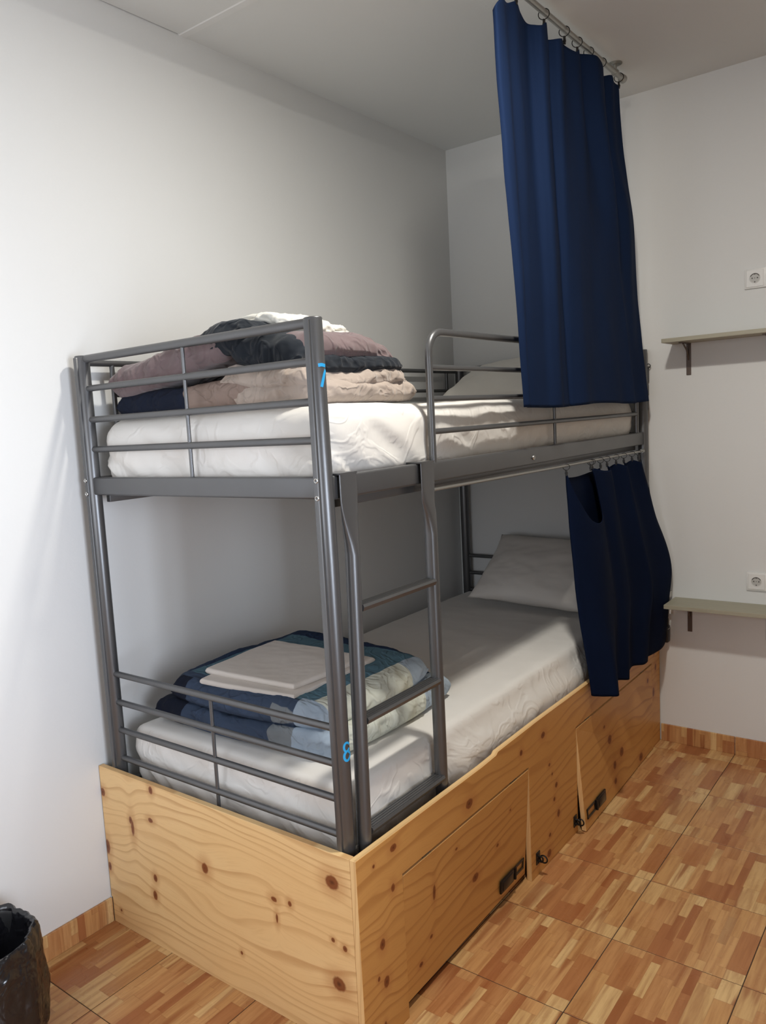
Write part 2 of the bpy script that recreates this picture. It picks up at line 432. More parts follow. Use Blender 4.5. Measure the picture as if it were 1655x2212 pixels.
def mat_shelf():
    t = NT('greige_laminate'); p, xyz = t.pos()
    n = t.noise(t.comb(t.math('MULTIPLY', xyz[0], .06), xyz[1], xyz[2]), 160, 3)
    t.col(t.mix(n, srgb(150, 144, 124), srgb(176, 170, 150))); t.set(Roughness=.5); return t.m
M_SHELF = mat_shelf()
def mat_glass():
    t = NT('window_glass'); t.set(Roughness=.02, IOR=1.45); t.b.inputs['Transmission Weight'].default_value = 1; t.col((.95, .97, 1)); return t.m
M_GLASS = mat_glass()
def mat_emit(name, c, s):
    t = NT(name); t.col((.8, .8, .8)); t.b.inputs['Emission Color'].default_value = (*c, 1); t.b.inputs['Emission Strength'].default_value = s; return t.m
M_LAMP = mat_emit('lamp_diffuser', (1, .9, .75), 6)
def mat_bag():
    t = NT('black_bin_liner'); p, _ = t.pos()
    n = t.noise(p, 18, 2, .5, 1.2); n2 = t.noise(p, 7, 2, .5, 2.5)
    t.col((.008, .008, .010)); t.set(Roughness=.22); t.b.inputs['Specular IOR Level'].default_value = .6
    t.bump(t.math('ADD', t.math('MULTIPLY', n, .5), t.math('MULTIPLY', n2, 2.0)), .6, .012); return t.m
M_BAG = mat_bag()

# ------------------------------------------------------------------ room shell
FX0, FX1 = 0.0, RX
def struct(name, g, m, label=None, **k):
    o = mobj(name, g[0], g[1], m, **k); o['kind'] = 'structure'
    if label: o['label'] = label
    return o
floor = struct('floor', boxg(-.15, RX+.15, FRONT_Y-.15, YB+.15, -.12, -.0012), M_GROUT)
tile_me = None
def full_tile():
    g = .0012
    v, f = boxg(g, TX-g, g, TY-g, -.006, 0, b=.0008, seg=1)
    me = bpy.data.meshes.new('floor_tile'); me.from_pydata([tuple(a) for a in v], [], f); me.materials.append(M_FLOOR); return me
tile_me = full_tile()
i0 = math.floor((0-TX0)/TX); i1 = math.ceil((RX-TX0)/TX)
j0 = math.floor((FRONT_Y-TY0)/TY); j1 = math.ceil((YB-TY0)/TY)
for i in range(i0, i1):
    for j in range(j0, j1):
        x0, x1 = TX0+i*TX, TX0+(i+1)*TX; y0, y1 = TY0+j*TY, TY0+(j+1)*TY
        cx0, cx1, cy0, cy1 = max(x0, 0), min(x1, RX), max(y0, FRONT_Y), min(y1, YB)
        if cx1-cx0 < .01 or cy1-cy0 < .01: continue
        if (cx0, cx1, cy0, cy1) == (x0, x1, y0, y1):
            o = bpy.data.objects.new('floor_tile', tile_me); C.objects.link(o); o.parent = floor; o.location = (x0, y0, 0)
        else:
            g = .0012; v, f = boxg(cx0+g, cx1-g, cy0+g, cy1-g, -.006, 0, b=.0008, seg=1)
            mobj('floor_tile', v, f, M_FLOOR, floor, origin=(cx0, cy0, 0))
struct('wall_left', boxg(-.12, 0, FRONT_Y-.12, YB+.12, 0, HC+.05), M_WALL)
struct('wall_back', boxg(0, RX, YB, YB+.12, 0, HC+.05), M_WALL)
dy0, dy1, dz0, dz1 = DOOR
M_WALLR = mat_wall('bounce_cut_wall_tan', (.44, .40, .35))  # unseen wall, tone made up to cut light bounced onto the back wall
struct('wall_right', join(boxg(RX, RX+.12, FRONT_Y-.12, dy0, 0, HC+.05), boxg(RX, RX+.12, dy1, YB+.12, 0, HC+.05), boxg(RX, RX+.12, dy0, dy1, dz1, HC+.05)), M_WALLR)
dr = setp(thing('door_1', None, None, (RX+.05, (dy0+dy1)/2, 0)), kind='structure')
mobj('door_frame', *join(boxg(RX+.02, RX+.08, dy0, dy0+.08, 0, dz1), boxg(RX+.02, RX+.08, dy1-.08, dy1, 0, dz1), boxg(RX+.02, RX+.08, dy0+.08, dy1-.08, dz1-.08, dz1),
     boxg(RX+.02, RX+.08, dy0+.08, dy1-.08, 0, .18)), M_WHITEP, dr)
mobj('pane', *boxg(RX+.045, RX+.05, dy0+.08, dy1-.08, .18, dz1-.08), M_GLASS, dr)
x0, x1, z0, z1 = WIN
struct('wall_front', join(boxg(0, x0, FRONT_Y-.12, FRONT_Y, 0, HC+.05), boxg(x1, RX, FRONT_Y-.12, FRONT_Y, 0, HC+.05),
       boxg(x0, x1, FRONT_Y-.12, FRONT_Y, 0, z0), boxg(x0, x1, FRONT_Y-.12, FRONT_Y, z1, HC+.05)), M_WALL)
wi = setp(thing('added_window_1', None, None, ((x0+x1)/2, FRONT_Y-.06, z0)), kind='structure')  # unseen window, added to go with the bed-end fill light
mobj('window_frame', *join(boxg(x0, x0+.05, FRONT_Y-.09, FRONT_Y-.03, z0, z1), boxg(x1-.05, x1, FRONT_Y-.09, FRONT_Y-.03, z0, z1),
     boxg(x0+.05, x1-.05, FRONT_Y-.09, FRONT_Y-.03, z0, z0+.05), boxg(x0+.05, x1-.05, FRONT_Y-.09, FRONT_Y-.03, z1-.05, z1),
     boxg((x0+x1)/2-.025, (x0+x1)/2+.025, FRONT_Y-.09, FRONT_Y-.03, z0+.05, z1-.05)), M_WHITEP, wi)
mobj('pane', *boxg(x0+.05, (x0+x1)/2-.025, FRONT_Y-.063, FRONT_Y-.058, z0+.05, z1-.05), M_GLASS, wi)
mobj('pane', *boxg((x0+x1)/2+.025, x1-.05, FRONT_Y-.063, FRONT_Y-.058, z0+.05, z1-.05), M_GLASS, wi)
# ceiling: two sheets with a filled joint; the nearer sheet leaves a dark gap at the wall
JY = .586
struct('ceiling', join(boxg(.0035, RX, FRONT_Y, JY, HC, HC+.05), boxg(0, RX, JY, YB, HC, HC+.05)), M_CEIL)
bm_pts = [(0.0, JY-.022, HC), (RX, JY-.022, HC)]
struct('trim_1', prism([(JY-.024, HC+.001), (JY+.012, HC+.001), (JY+.008, HC-.0022), (JY-.018, HC-.0022)], 0, 0, RX), M_CAULK)
# skirting of cut parquet tiles
bl = setp(thing('baseboard_left', None, None, (0, 0, 0)), kind='structure')
yy = [FRONT_Y]+[TY0+j*TY for j in range(-7, 8) if FRONT_Y < TY0+j*TY < 0.0]+[0.0]
for a, b in zip(yy, yy[1:]):
    if b-a > .02: part_box('skirting_tile', (0, .009, a+.001, b-.001, 0, .0786), M_BASEL, bl, b=.0012, seg=1)
bb = setp(thing('baseboard_back', None, None, (1.0, YB, 0)), kind='structure')
xx = [1.008]+[TX0+i*TX for i in range(3, 9) if 1.03 < TX0+i*TX < RX]+[RX]
for a, b in zip(xx, xx[1:]):
    part_box('skirting_tile', (a+.001, b-.001, YB-.009, YB, 0, .0786), M_BASEB, bb, b=.0012, seg=1)

# ------------------------------------------------------------------ ceiling lamp (above the frame)
lt = thing('ceiling_downlight', 'small round white ceiling downlight above the open floor beside the bunk', 'ceiling light', (LAMP[0], LAMP[1], HC))
v, f = tubeg([(LAMP[0], LAMP[1], HC), (LAMP[0], LAMP[1], HC-.012)], .085, 32); mobj('lamp_ring', v, f, M_WHITEP, lt)
v, f = tubeg([(LAMP[0], LAMP[1], HC-.012), (LAMP[0], LAMP[1], HC-.015)], .07, 32); mobj('diffuser', v, f, M_LAMP, lt)
la = area('lamp_light', (0, 0, -.020), (0, 0, 0), .13, .13, 25, (1.0, .965, .89), 'DISK'); la.parent = lt
pl = bpy.data.lights.new('lamp_glow', 'POINT'); pl.energy = 6; pl.color = (1.0, .965, .90); pl.shadow_soft_size = .05
po = bpy.data.objects.new('lamp_glow', pl); C.objects.link(po); po.parent = lt; po.location = (0, 0, -.075)

# ------------------------------------------------------------------ bunk bed
XL, XP, YP, YF, ZT, PR = .0556, .9447, .0435, 2.2130, 1.757, .0212
bed = thing('bunk_bed', 'silver-grey metal tube bunk bed standing inside the pine box against the wall', 'bunk bed', (.5, 1.12, 0))
posts = {}
for nm, x, y in (('A', XL, YP), ('B', XP, YP), ('C', XL, YF), ('D', XP+.006, YF+.014)):
    top = (x-.003, y-.004, ZT) if nm == 'B' else (x, y, ZT)
    posts[nm] = part_tube('post', [(x, y, 0.001), (x, y, 1.2), top], PR, M_METAL, bed, seg=32, bev=.003)
    sy = -1 if y < 1 else 1
    v, f = boxg(x-.0075, x+.0075, min(y+sy*.0255, y+sy*.012), max(y+sy*.0255, y+sy*.012), .002, ZT-.006, b=.002)
    if nm == 'B': v = [Vector((p.x-.003*max(0, p.z-1.2)/.557, p.y-.004*max(0, p.z-1.2)/.557, p.z)) for p in v]
    mobj('post_seam', v, f, M_METAL, posts[nm], smooth=True, autos=.6)
XA, XB = XL+.012, XP-.012
def end_frame(y):
    for z, r in ((1.7465, .0115), (1.662, .0092), (1.572, .0092), (1.4855, .0092), (.806, .0092), (.7175, .0092), (.629, .0092), (.539, .0092)):
        part_tube('end_rail', [(XA, y, z), (XB, y, z)], r, M_METAL, bed, seg=16)
    part_box('end_beam', (XL+.006, XP-.006, y-.013, y+.013, 1.352, 1.404), M_METAL, bed, b=.006, seg=3)
    part_box('end_beam', (XL+.006, XP-.006, y-.013, y+.013, .405, .455), M_METAL, bed, b=.006, seg=3)
    for za, zb in ((1.402, 1.7465), (.453, .806)):
        part_tube('upright_bar', [(.497, y, za), (.497, y, zb)], .0052, M_METAL, bed, seg=12)
end_frame(YP); end_frame(YF)
for x, sx in ((XP, 1), (XL, -1)):
    xo = x+.004*sx
    part_box('side_beam', (xo-.013, xo+.013, YP+.004, YF-.004, 1.349, 1.404), M_METAL, bed, b=.006, seg=3)
    part_box('side_beam', (xo-.013, xo+.013, YP+.004, YF-.004, .405, .455), M_METAL, bed, b=.006, seg=3)
    xi = x-.022*sx
    part_box('base_angle', (xi-.009, xi+.009, YP+.03, YF-.03, 1.327, 1.358), M_METAL, bed, b=.002)
for k in range(12):
    y = .16+k*.176
    part_box('bed_slat', (XL+.032, XP-.032, y-.03, y+.03, 1.350, 1.3605), M_METAL, bed, b=.002)
    part_box('bed_slat', (XL+.018, XP-.018, y-.03, y+.03, .430, .4405), M_METAL, bed, b=.002)
# guard rails
GX = .951
gp = arc_path([(GX, .4975, 1.40), (GX, .4975, 1.7485), (GX, 2.1405, 1.7485), (GX, 2.1405, 1.40)], .07, 10)
gr = part_tube('guard_hoop', gp, .0102, M_METAL, bed, seg=20)
for z in (1.654, 1.571, 1.4835):
    part_tube('guard_bar', [(GX, .4975, z), (GX, 2.1405, z)], .0078, M_METAL, gr, seg=14)
part_tube('guard_upright', [(GX, 1.296, 1.40), (GX, 1.296, 1.7485)], .0055, M_METAL, gr, seg=12)
GB = .045
gb = part_tube('guard_top_bar', [(GB, YP, 1.738), (GB, YF, 1.738)], .0095, M_METAL, bed, seg=14)
part_tube('guard_bar', [(GB, .152, 1.645), (GB, 2.104, 1.645)], .0078, M_METAL, gb, seg=12)
part_tube('guard_bar', [(GB, .152, 1.56), (GB, 2.104, 1.56)], .0078, M_METAL, gb, seg=12)
for y in (.152, 2.104): part_tube('guard_upright', [(GB, y, 1.40), (GB, y, 1.738)], .0078, M_METAL, gb, seg=12)
# bolts
def bolt(c, n, r=.0058, m=M_STEEL):
    c = Vector(c); n = Vector(n).normalized(); u = n.orthogonal().normalized(); w_ = n.cross(u)
    ring = tubeg([c+n*.0022+(u*math.cos(2*PI*k/18)+w_*math.sin(2*PI*k/18))*r*.78 for k in range(18)], r*.3, 8, closed=True)
    disc = tubeg([c-n*.004, c+n*.0014], r*.8, 16)
    v, f = join(ring, disc); mobj('bolt', v, f, m, bed, smooth=True, autos=.7)
for z in (1.396, 1.3565):
    bolt((XP-.001, YP-.0262, z), (0, -1, 0)); bolt((XL, YP-.0256, z), (0, -1, 0)); bolt((XL, YF+.0256, z), (0, 1, 0))
bolt((XP+.0175, 1.094, 1.3715), (1, 0, 0), .0075)
# blue painted numbers on the near post: strokes wrapped on the tube
def on_post(s, z, off=.0006):
    a = math.radians(-50.2)+math.asin(max(-1, min(1, s)))
    k = max(0, z-1.2)/.557
    return Vector((XP-.003*k+(PR+off)*math.cos(a), YP-.004*k+(PR+off)*math.sin(a), z)), Vector((math.cos(a), math.sin(a), 0))
def stroke(path, wd):
    V, F = [], []
    pts = []
    for (a, b) in zip(path, path[1:]):
        n = max(2, int(math.hypot((b[0]-a[0])*.02, b[1]-a[1])/.0012))
        for k in range(n): pts.append((a[0]+(b[0]-a[0])*k/n, a[1]+(b[1]-a[1])*k/n))
    pts.append(path[-1])
    P = [on_post(*p) for p in pts]
    for i, (p, nr) in enumerate(P):
        t = (P[min(i+1, len(P)-1)][0]-P[max(i-1, 0)][0]).normalized(); sd = t.cross(nr).normalized()
        for q in (-1, 1):
            V.append(p+sd*wd*.5*q-nr*.0012); V.append(p+sd*wd*.5*q)
    for i in range(len(P)-1):
        a, b = i*4, i*4+4
        F += [(a+1, b+1, b+3, a+3), (a, a+1, b+1, b)[::-1], (a+2, a+3, b+3, b+2)]
    return V, F
v, f = join(stroke([(.24, 1.6505), (.60, 1.6515), (.96, 1.6495)], .0075), stroke([(.95, 1.6400), (.80, 1.6300), (.45, 1.6030)], .0070))
mobj('number_mark', v, f, M_BLUE, posts['B'], label='bright blue painted number 7 on the post')
def s_loop(cz, rz, cs, rs, a0, a1, n=14): return [(cs+rs*math.cos(math.radians(a0+(a1-a0)*k/n)), cz+rz*math.sin(math.radians(a0+(a1-a0)*k/n))) for k in range(n+1)]
v, f = join(stroke(s_loop(.7685, .0105, .66, .30, 20, 330), .0052), stroke(s_loop(.7465, .0110, .66, .33, 100, 425), .0058))
mobj('number_mark', v, f, M_BLUE, posts['B'], label='bright blue painted number 8 on the post')

# ------------------------------------------------------------------ ladder
lad = thing('bunk_ladder', 'silver-grey metal ladder hooked over the upper side beam of the bunk', 'ladder', (.965, .27, .46))
def upright(yp, yt, yb):
    secs = [(1.409, .032, .0030, .9715, yp), (1.36, .032, .0030, .9715, yp), (1.345, .0315, .0032, .9712, yp), (1.325, .030, .0045, .9700, yp+.001), (1.30, .027, .0075, .9675, yp+.004),
            (1.27, .0235, .0115, .9650, yt-.004), (1.24, .0200, .0155, .9635, yt-.001), (1.215, .0180, .0178, .9630, yt), (.95, .0180, .0178, .9630, yt*.62+yb*.38), (.47, .0180, .0178, .9630, yb)]
    V, F = [], []; N = 28
    for z, wy, wx, x, y in secs:
        rr = wx/wy; e = 1 if rr > .9 else .55+.45*rr
        for k in range(N):
            a = 2*PI*k/N; c, s_ = math.cos(a), math.sin(a)
            V.append((x+wx*math.copysign(abs(c)**e, c), y+wy*math.copysign(abs(s_)**e, s_), z))
    for i in range(len(secs)-1):
        for k in range(N): F.append((i*N+k, (i+1)*N+k, (i+1)*N+(k+1) % N, i*N+(k+1) % N))
    F.append(tuple(range(N))); F.append(tuple((len(secs)-1)*N+k for k in range(N))[::-1])
    u = mobj('upright', V, F, M_METAL, lad, smooth=True, autos=.9)
    v, f = prism([(.9745, 1.4045), (.9745, 1.4085), (.9255, 1.4085), (.9255, 1.372), (.9295, 1.372), (.9295, 1.4045)], 1, yp-.032, yp+.032)
    mobj('hook_plate', v, f, M_METAL, u)
upright(.0955, .1075, .0905); upright(.4340, .4525, .4500)
for z in (1.084, .8085, .533):
    t_ = (1.215-z)/(1.215-.47); ya = .1075*(1-t_)+.0905*t_+.012; yb_ = .4525-.012
    pts = [(.9470, z+.010), (.9790, z+.010), (.9825, z+.004), (.978, z-.006), (.963, z-.012), (.948, z-.006), (.9435, z+.004)]
    v, f = prism(pts, 1, ya, yb_); rg = mobj('rung', v, f, M_METAL, lad, smooth=True, autos=.5)
    for q in range(4):
        xq = .9515+q*.0078; part_box('tread_rib', (xq-.0012, xq+.0012, ya+.006, yb_-.006, z+.0098, z+.0112), M_METAL, rg, b=0)

# ------------------------------------------------------------------ soft things
def soft_box(x0, x1, y0, y1, z0, z1, r, cell, disp=None):
    lo = Vector((x0, y0, z0)); hi = Vector((x1, y1, z1)); V = []; F = []; idx = {}
    def vid(p):
        k = (round(p[0], 5), round(p[1], 5), round(p[2], 5))
        if k not in idx: idx[k] = len(V); V.append(Vector(p))
        return idx[k]
    n = [max(2, round((hi[i]-lo[i])/cell)) for i in range(3)]
    n[2] = max(n[2], 6)
    for ax in range(3):
        a, b = (ax+1) % 3, (ax+2) % 3
        for side in (0, 1):
            for i in range(n[a]):
                for j in range(n[b]):
                    q = []
                    for di, dj in ((0, 0), (1, 0), (1, 1), (0, 1)):
                        p = [0, 0, 0]; p[ax] = (lo, hi)[side][ax]
                        p[a] = lo[a]+(hi[a]-lo[a])*(i+di)/n[a]; p[b] = lo[b]+(hi[b]-lo[b])*(j+dj)/n[b]
                        q.append(vid(p))
                    F.append(tuple(q) if side else tuple(q[::-1]))
    out = []
    for p in V:
        c = Vector([min(max(p[i], lo[i]+r), hi[i]-r) for i in range(3)]); d = p-c
        d = d.normalized() if d.length > 1e-9 else Vector((0, 0, 1))
        q = c+d*r
        if disp: q = q+d*disp(q, d)
        out.append(q)
    return out, F
def sheet_disp(x0, x1, y0, y1, z0, z1, seed):
    def f(p, d):
        a = 0
        side = 1-abs(d.z)
        low = 1-sm(z0, z1, p.z)
        # vertical pull wrinkles on the sides, longer near the corners
        along = p.y if abs(d.x) > abs(d.y) else p.x
        ca = min(abs(p.y-y0), abs(p.y-y1)) if abs(d.x) > abs(d.y) else min(abs(p.x-x0), abs(p.x-x1))
        corner = math.exp(-(ca/.30)**2)
        w1 = ridge((along*11+low*2.5*(1 if along > 1 else -1)+seed, p.z*3, seed), 3)-.5
        a += side*(.0055+.012*corner)*w1*(.35+low)
        d1_ = ridge((p.y*3.2+p.x*3.2+p.z*7+seed, (p.y-p.x)*2-p.z*6, seed+2), 3)-.62
        a += side*.007*d1_*(1 if z0 > 1 or p.x < .9 else .6)
        a += side*.006*fbm((p.x*3+seed, p.y*3, p.z*5), 3)
        # belly of the mattress side
        a += side*.007*math.sin(PI*max(0, min(1, (p.z-z0)/(z1-z0))))
        # top: gentle undulation with shallow creases
        tp = max(0, d.z)
        a += tp*(.004*fbm((p.x*2.2, p.y*2.2, seed), 2)+.0035*(ridge((p.x*3+p.y*1.5, p.y*4-p.x, seed), 3)-.6))
        return a
    return f
MU = (.070, .925, .072, 2.180, 1.3625, 1.566)
v, f = soft_box(*MU, .055, .0145, sheet_disp(*MU, 2.2))
o = mobj('mattress', v, f, M_SHEET, smooth=True, origin=(.5, 1.12, 1.3625))
setp(o, 'upper bunk mattress in a tight white fitted sheet, brightly lit corner', 'mattress')
ML = (.078, .932, .085, 2.180, .4405, .634)
sd_l = sheet_disp(*ML, 7.7)
def low_disp(p, d):
    a = sd_l(p, d)
    if d.x > .5 and p.y > .46:      # the loose sheet hangs against the pine board
        a = a*.8+.034*sm(.47, .60, p.y)*sm(.61, .53, p.z)*d.x
    return a
v, f = soft_box(*ML, .027, .0135, low_disp)
o = mobj('mattress', v, f, M_SHEET, smooth=True, origin=(.5, 1.12, .4405))
setp(o, 'lower bunk mattress in a white fitted sheet above the pine box', 'mattress')

def bag(corners, zb, T, N=74, a=1.0, cq=.10, zf=None, wr=.006, ws=9, seed=0, mi=None, tilt=None, tuck=.5, big=.0, hf=None):
    """closed soft slab; corners ccw plan points; zb bottom height; T thickness"""
    c = [Vector((x, y, 0)) for x, y in corners]
    wx = (c[1]-c[0]).length/2; wy = (c[3]-c[0]).length/2
    V, F, fm = [], [], []; idx = {}
    def pt(u, v, s):
        su = u*math.sqrt(max(0, 1-cq*v*v)); sv = v*math.sqrt(max(0, 1-cq*u*u))
        A, B = (su+1)/2, (sv+1)/2
        P = c[0]*(1-A)*(1-B)+c[1]*A*(1-B)+c[2]*A*B+c[3]*(1-A)*B
        rr = T*.5*a
        ex = min(1, (1-abs(u))*wx/rr); ey = min(1, (1-abs(v))*wy/rr)
        h = math.sqrt(max(0, 1-(1-ex)**2))*math.sqrt(max(0, 1-(1-ey)**2))
        TT = T*(hf(P.x, P.y) if hf else 1)
        zc = zb+TT*tuck
        z = zc+(TT*(1-tuck)*h if s > 0 else -TT*tuck*h)
        if tilt: z += tilt(P.x, P.y)
        return Vector((P.x, P.y, z))
    # non uniform grid: denser near rim
    g = [math.sin(PI/2*(-1+2*i/N))*.8+(-1+2*i/N)*.2 for i in range(N+1)]; g[0], g[-1] = -1, 1
    for s in (1, -1):
        for i in range(N+1):
            for j in range(N+1):
                rim = i in (0, N) or j in (0, N)
                k = (i, j, 0 if rim else s)
                if k not in idx: idx[k] = len(V); V.append(pt(g[i], g[j], s))
    for s in (1, -1):
        for i in range(N):
            for j in range(N):
                q = []
                for di, dj in ((0, 0), (1, 0), (1, 1), (0, 1)):
                    ii, jj = i+di, j+dj; rim = ii in (0, N) or jj in (0, N)
                    q.append(idx[(ii, jj, 0 if rim else s)])
                F.append(tuple(q) if s > 0 else tuple(q[::-1]))
    # normals
    nr = [Vector((0, 0, 0)) for _ in V]
    for q in F:
        n_ = (V[q[2]]-V[q[0]]).cross(V[q[3]]-V[q[1]])
        for i in q: nr[i] += n_
    for i, p in enumerate(V):
        n_ = nr[i].normalized()
        steep = 1-abs(n_.z)
        d = wr*(ridge((p.x*ws+seed, p.y*ws, p.z*ws*1.6), 3)-.62)*(.6+.9*steep)
        d += wr*1.2*fbm((p.x*ws*.35+seed, p.y*ws*.35, seed), 2)
        d += (.25+.75*steep)*wr*1.3*(ridge((p.x*20+seed, p.y*20, p.z*4), 2)-.6)
        if big: d += big*noise.noise(Vector((p.x*4+seed, p.y*4, seed)))
        if n_.z < -.3: d *= .15
        V[i] = p+n_*d
    if mi:
        for q in F:
            cpt = sum((V[i] for i in q), Vector())/4; nn = sum((nr[i] for i in q), Vector()).normalized(); fm.append(mi(cpt, nn))
    return V, F, fm or None
def bag_obj(name, args, mats, parent=None, label=None, origin=None):
    v, f, fm = bag(**args); return mobj(name, v, f, mats, parent, smooth=True, fm=fm, label=label, origin=origin)

ZU = 1.5665
# --- beige duvet cover, bottom of the upper pile
bd = thing('beige_duvet', 'folded beige and brown duvet cover, bottom of the pile on the upper bunk', 'duvet', (.5, .3, ZU))
bag_obj('fold', dict(corners=[(.100, .088), (.70, .094), (.70, .56), (.11, .57)], zb=ZU+.0015, T=.076, wr=.006, ws=9, seed=3,
        tilt=lambda x, y: .012*sm(.40, .62, x)), [M_TWO], bd)
bag_obj('fold', dict(corners=[(.600, .084), (.880, .105), (.885, .575), (.53, .59)], zb=ZU+.002, T=.060, cq=.14, wr=.009, ws=10, seed=8), [M_BEIGE], bd)
bag_obj('fold', dict(corners=[(.545, .080), (.870, .100), (.875, .560), (.50, .56)], zb=ZU+.044, T=.052, a=1.3, cq=.2, wr=.010, ws=10, seed=14,
        tilt=lambda x, y: -.012*sm(.45, .6, y)-.030*sm(.78, .92, x)*sm(.5, .1, y)+.020*math.exp(-((x-.60)/.07)**2)-.03*sm(.59, .50, x)), [M_BEIGE], bd)
# --- mauve and ink duvet, on top
md = thing('mauve_duvet', 'folded mauve and ink-black duvet heaped on top of the beige one, upper bunk', 'duvet', (.5, .28, ZU+.07))
bag_obj('fold', dict(corners=[(.088, .082), (.600, .090), (.585, .48), (.10, .49)], zb=ZU+.064, T=.100, cq=.12, wr=.013, ws=9, seed=12,
        tilt=lambda x, y: .078*sm(.12, .60, x)-.012), [M_TAUPE], md)
bag_obj('fold', dict(corners=[(.48, .096), (.66, .10), (.66, .44), (.48, .44)], zb=ZU+.125, T=.092, a=.9, cq=.12, wr=.009, ws=11, seed=17,
        tilt=lambda x, y: .020*sm(.45, .6, x)), [M_INK], md)
bag_obj('fold', dict(corners=[(.575, .105), (.830, .118), (.84, .48), (.57, .49)], zb=ZU+.092, T=.118, a=.9, cq=.12, wr=.011, ws=9, seed=21,
        tilt=lambda x, y: .010-.050*sm(.60, .82, x)), [M_INK], md)
bag_obj('fold', dict(corners=[(.70, .150), (.860, .168), (.868, .520), (.62, .52)], zb=ZU+.078, T=.044, a=.9, cq=.12, wr=.008, ws=12, seed=41), [M_INK], md)
bag_obj('fold', dict(corners=[(.715, .130), (.852, .150), (.858, .500), (.64, .50)], zb=ZU+.106, T=.082, a=1.0, cq=.14, wr=.007, ws=8, seed=31,
        tilt=lambda x, y: -.034*sm(.34, .56, y)-.004), [M_TAUPE], md)
o = bag_obj('cream_cloth', dict(corners=[(.47, .20), (.745, .22), (.76, .44), (.48, .46)], zb=ZU+.215, T=.034, a=1.2, cq=.2, wr=.012, ws=18, seed=51,
        tilt=lambda x, y: .012*sm(.46, .56, x)-.042*sm(.60, .76, x)), [M_FRILL])
setp(o, 'crumpled cream cloth lying on top of the mauve duvet', 'cloth')

# --- pillow helper
def pillow(name, c, ux, uy, sx, sy, T, m, seed, label):
    """c centre, ux/uy unit axes of its plane"""
    ux = Vector(ux).normalized(); uy = Vector(uy); uy = (uy-ux*uy.dot(ux)).normalized(); un = ux.cross(uy)
    N = 48; V, F, idx = [], [], {}
    for s in (1, -1):
        for i in range(N+1):
            for j in range(N+1):
                rim = i in (0, N) or j in (0, N); k = (i, j, 0 if rim else s)
                if k in idx: continue
                u, v_ = -1+2*i/N, -1+2*j/N
                h = ((1-u*u)**.5*(1-v_*v_)**.5)**.8
                px = u*(1-.07*(1-abs(v_)**2)*abs(u)**3); py = v_*(1-.09*(1-abs(u)**2)*abs(v_)**3)
                wr = .010*(ridge((px*2.2+seed, py*1.6, seed), 3)-.6)*(.4+.6*abs(u))+.008*fbm((px*1.6+seed, py*1.6, s), 3)
                d = (T/2*h+wr*h**.4*(1 if not rim else 0))*s
                idx[k] = len(V); V.append(Vector(c)+ux*px*sx/2+uy*py*sy/2+un*d)
    for s in (1, -1):
        for i in range(N):
            for j in range(N):
                q = [idx[(a, b, 0 if (a in (0, N) or b in (0, N)) else s)] for a, b in ((i, j), (i+1, j), (i+1, j+1), (i, j+1))]
                F.append(tuple(q) if s > 0 else tuple(q[::-1]))
    o = mobj(name, V, F, m, smooth=True, origin=c); return setp(o, label, 'pillow')
pillow('pillow', (.605, 1.985, .800), (1, -.05, -.02), (.0, .34, .26), .66, .41, .13, M_PILLOWG, 3, 'greige pillow leaning on the head rails of the lower bunk')
pillow('pillow', (.545, 1.95, 1.655), (1, -.02, 0), (.0, .86, .36), .74, .44, .15, M_PILLOW, 9, 'off-white pillow at the head of the upper bunk, behind the guard rail')

# --- lower duvet
ZL = .634
ld = thing('blue_duvet', 'folded duvet in navy, slate, teal and cream patches on the lower bunk', 'duvet', (.45, .5, ZL))
bag_obj('fold', dict(corners=[(.085, .115), (.83, .150), (.835, .80), (.10, .90)], zb=ZL+.002, T=.074, cq=.14, wr=.010, ws=9, seed=61), [M_PATCH], ld)
bag_obj('fold', dict(corners=[(.13, .130), (.80, .165), (.80, .74), (.12, .84)], zb=ZL+.062, T=.084, a=1.6, cq=.18, wr=.009, ws=8, seed=66), [M_PATCH], ld)
fs = thing('folded_sheet', 'folded pale beige bed sheets lying on the blue patchwork duvet', 'bed sheet', (.46, .4, ZL+.142))
for k, (cs, zb) in enumerate(((([(.30, .165), (.66, .20), (.655, .60), (.25, .60)]), ZL+.138), (([(.275, .215), (.63, .235), (.64, .57), (.245, .565)]), ZL+.152))):
    bag_obj('sheet_fold', dict(corners=cs, zb=zb, T=.017, cq=.05, wr=.0035, ws=7, seed=70+k*5, N=56), [M_FOLD], fs)

# ------------------------------------------------------------------ curtains
def cr(p0, p1, p2, p3, t):
    return .5*((2*p1)+(-p0+p2)*t+(2*p0-5*p1+4*p2-p3)*t*t+(-p0+3*p1-3*p2+p3)*t*t*t)
def curtain_mesh(cols, ns=7, nt=44, amp=.004, seed=0):
    cols = [[Vector(p) for p in c] for c in cols]; n = len(cols); m = len(cols[0]); rows = []
    V, F = [], []; W = 0
    for i in range(n-1):
        for k in range(ns+(1 if i == n-2 else 0)):
            t = k/ns; col = []
            for j in range(m):
                col.append(cr(cols[max(i-1, 0)][j], cols[i][j], cols[i+1][j], cols[min(i+2, n-1)][j], t))
            for q in range(nt+1):
                s = q/nt*(m-1); a = min(int(s), m-2); tt = s-a
                p = cr(col[max(a-1, 0)], col[a], col[a+1], col[min(a+2, m-1)], tt)
                p = p+Vector((1, .3, 0))*amp*fbm((p.y*6+seed, p.z*2.2, seed), 3)*min(1, q/4)
                V.append(p)
            W += 1
    for i in range(W-1):
        for q in range(nt): F.append((i*(nt+1)+q, (i+1)*(nt+1)+q, (i+1)*(nt+1)+q+1, i*(nt+1)+q+1))
    return V, F
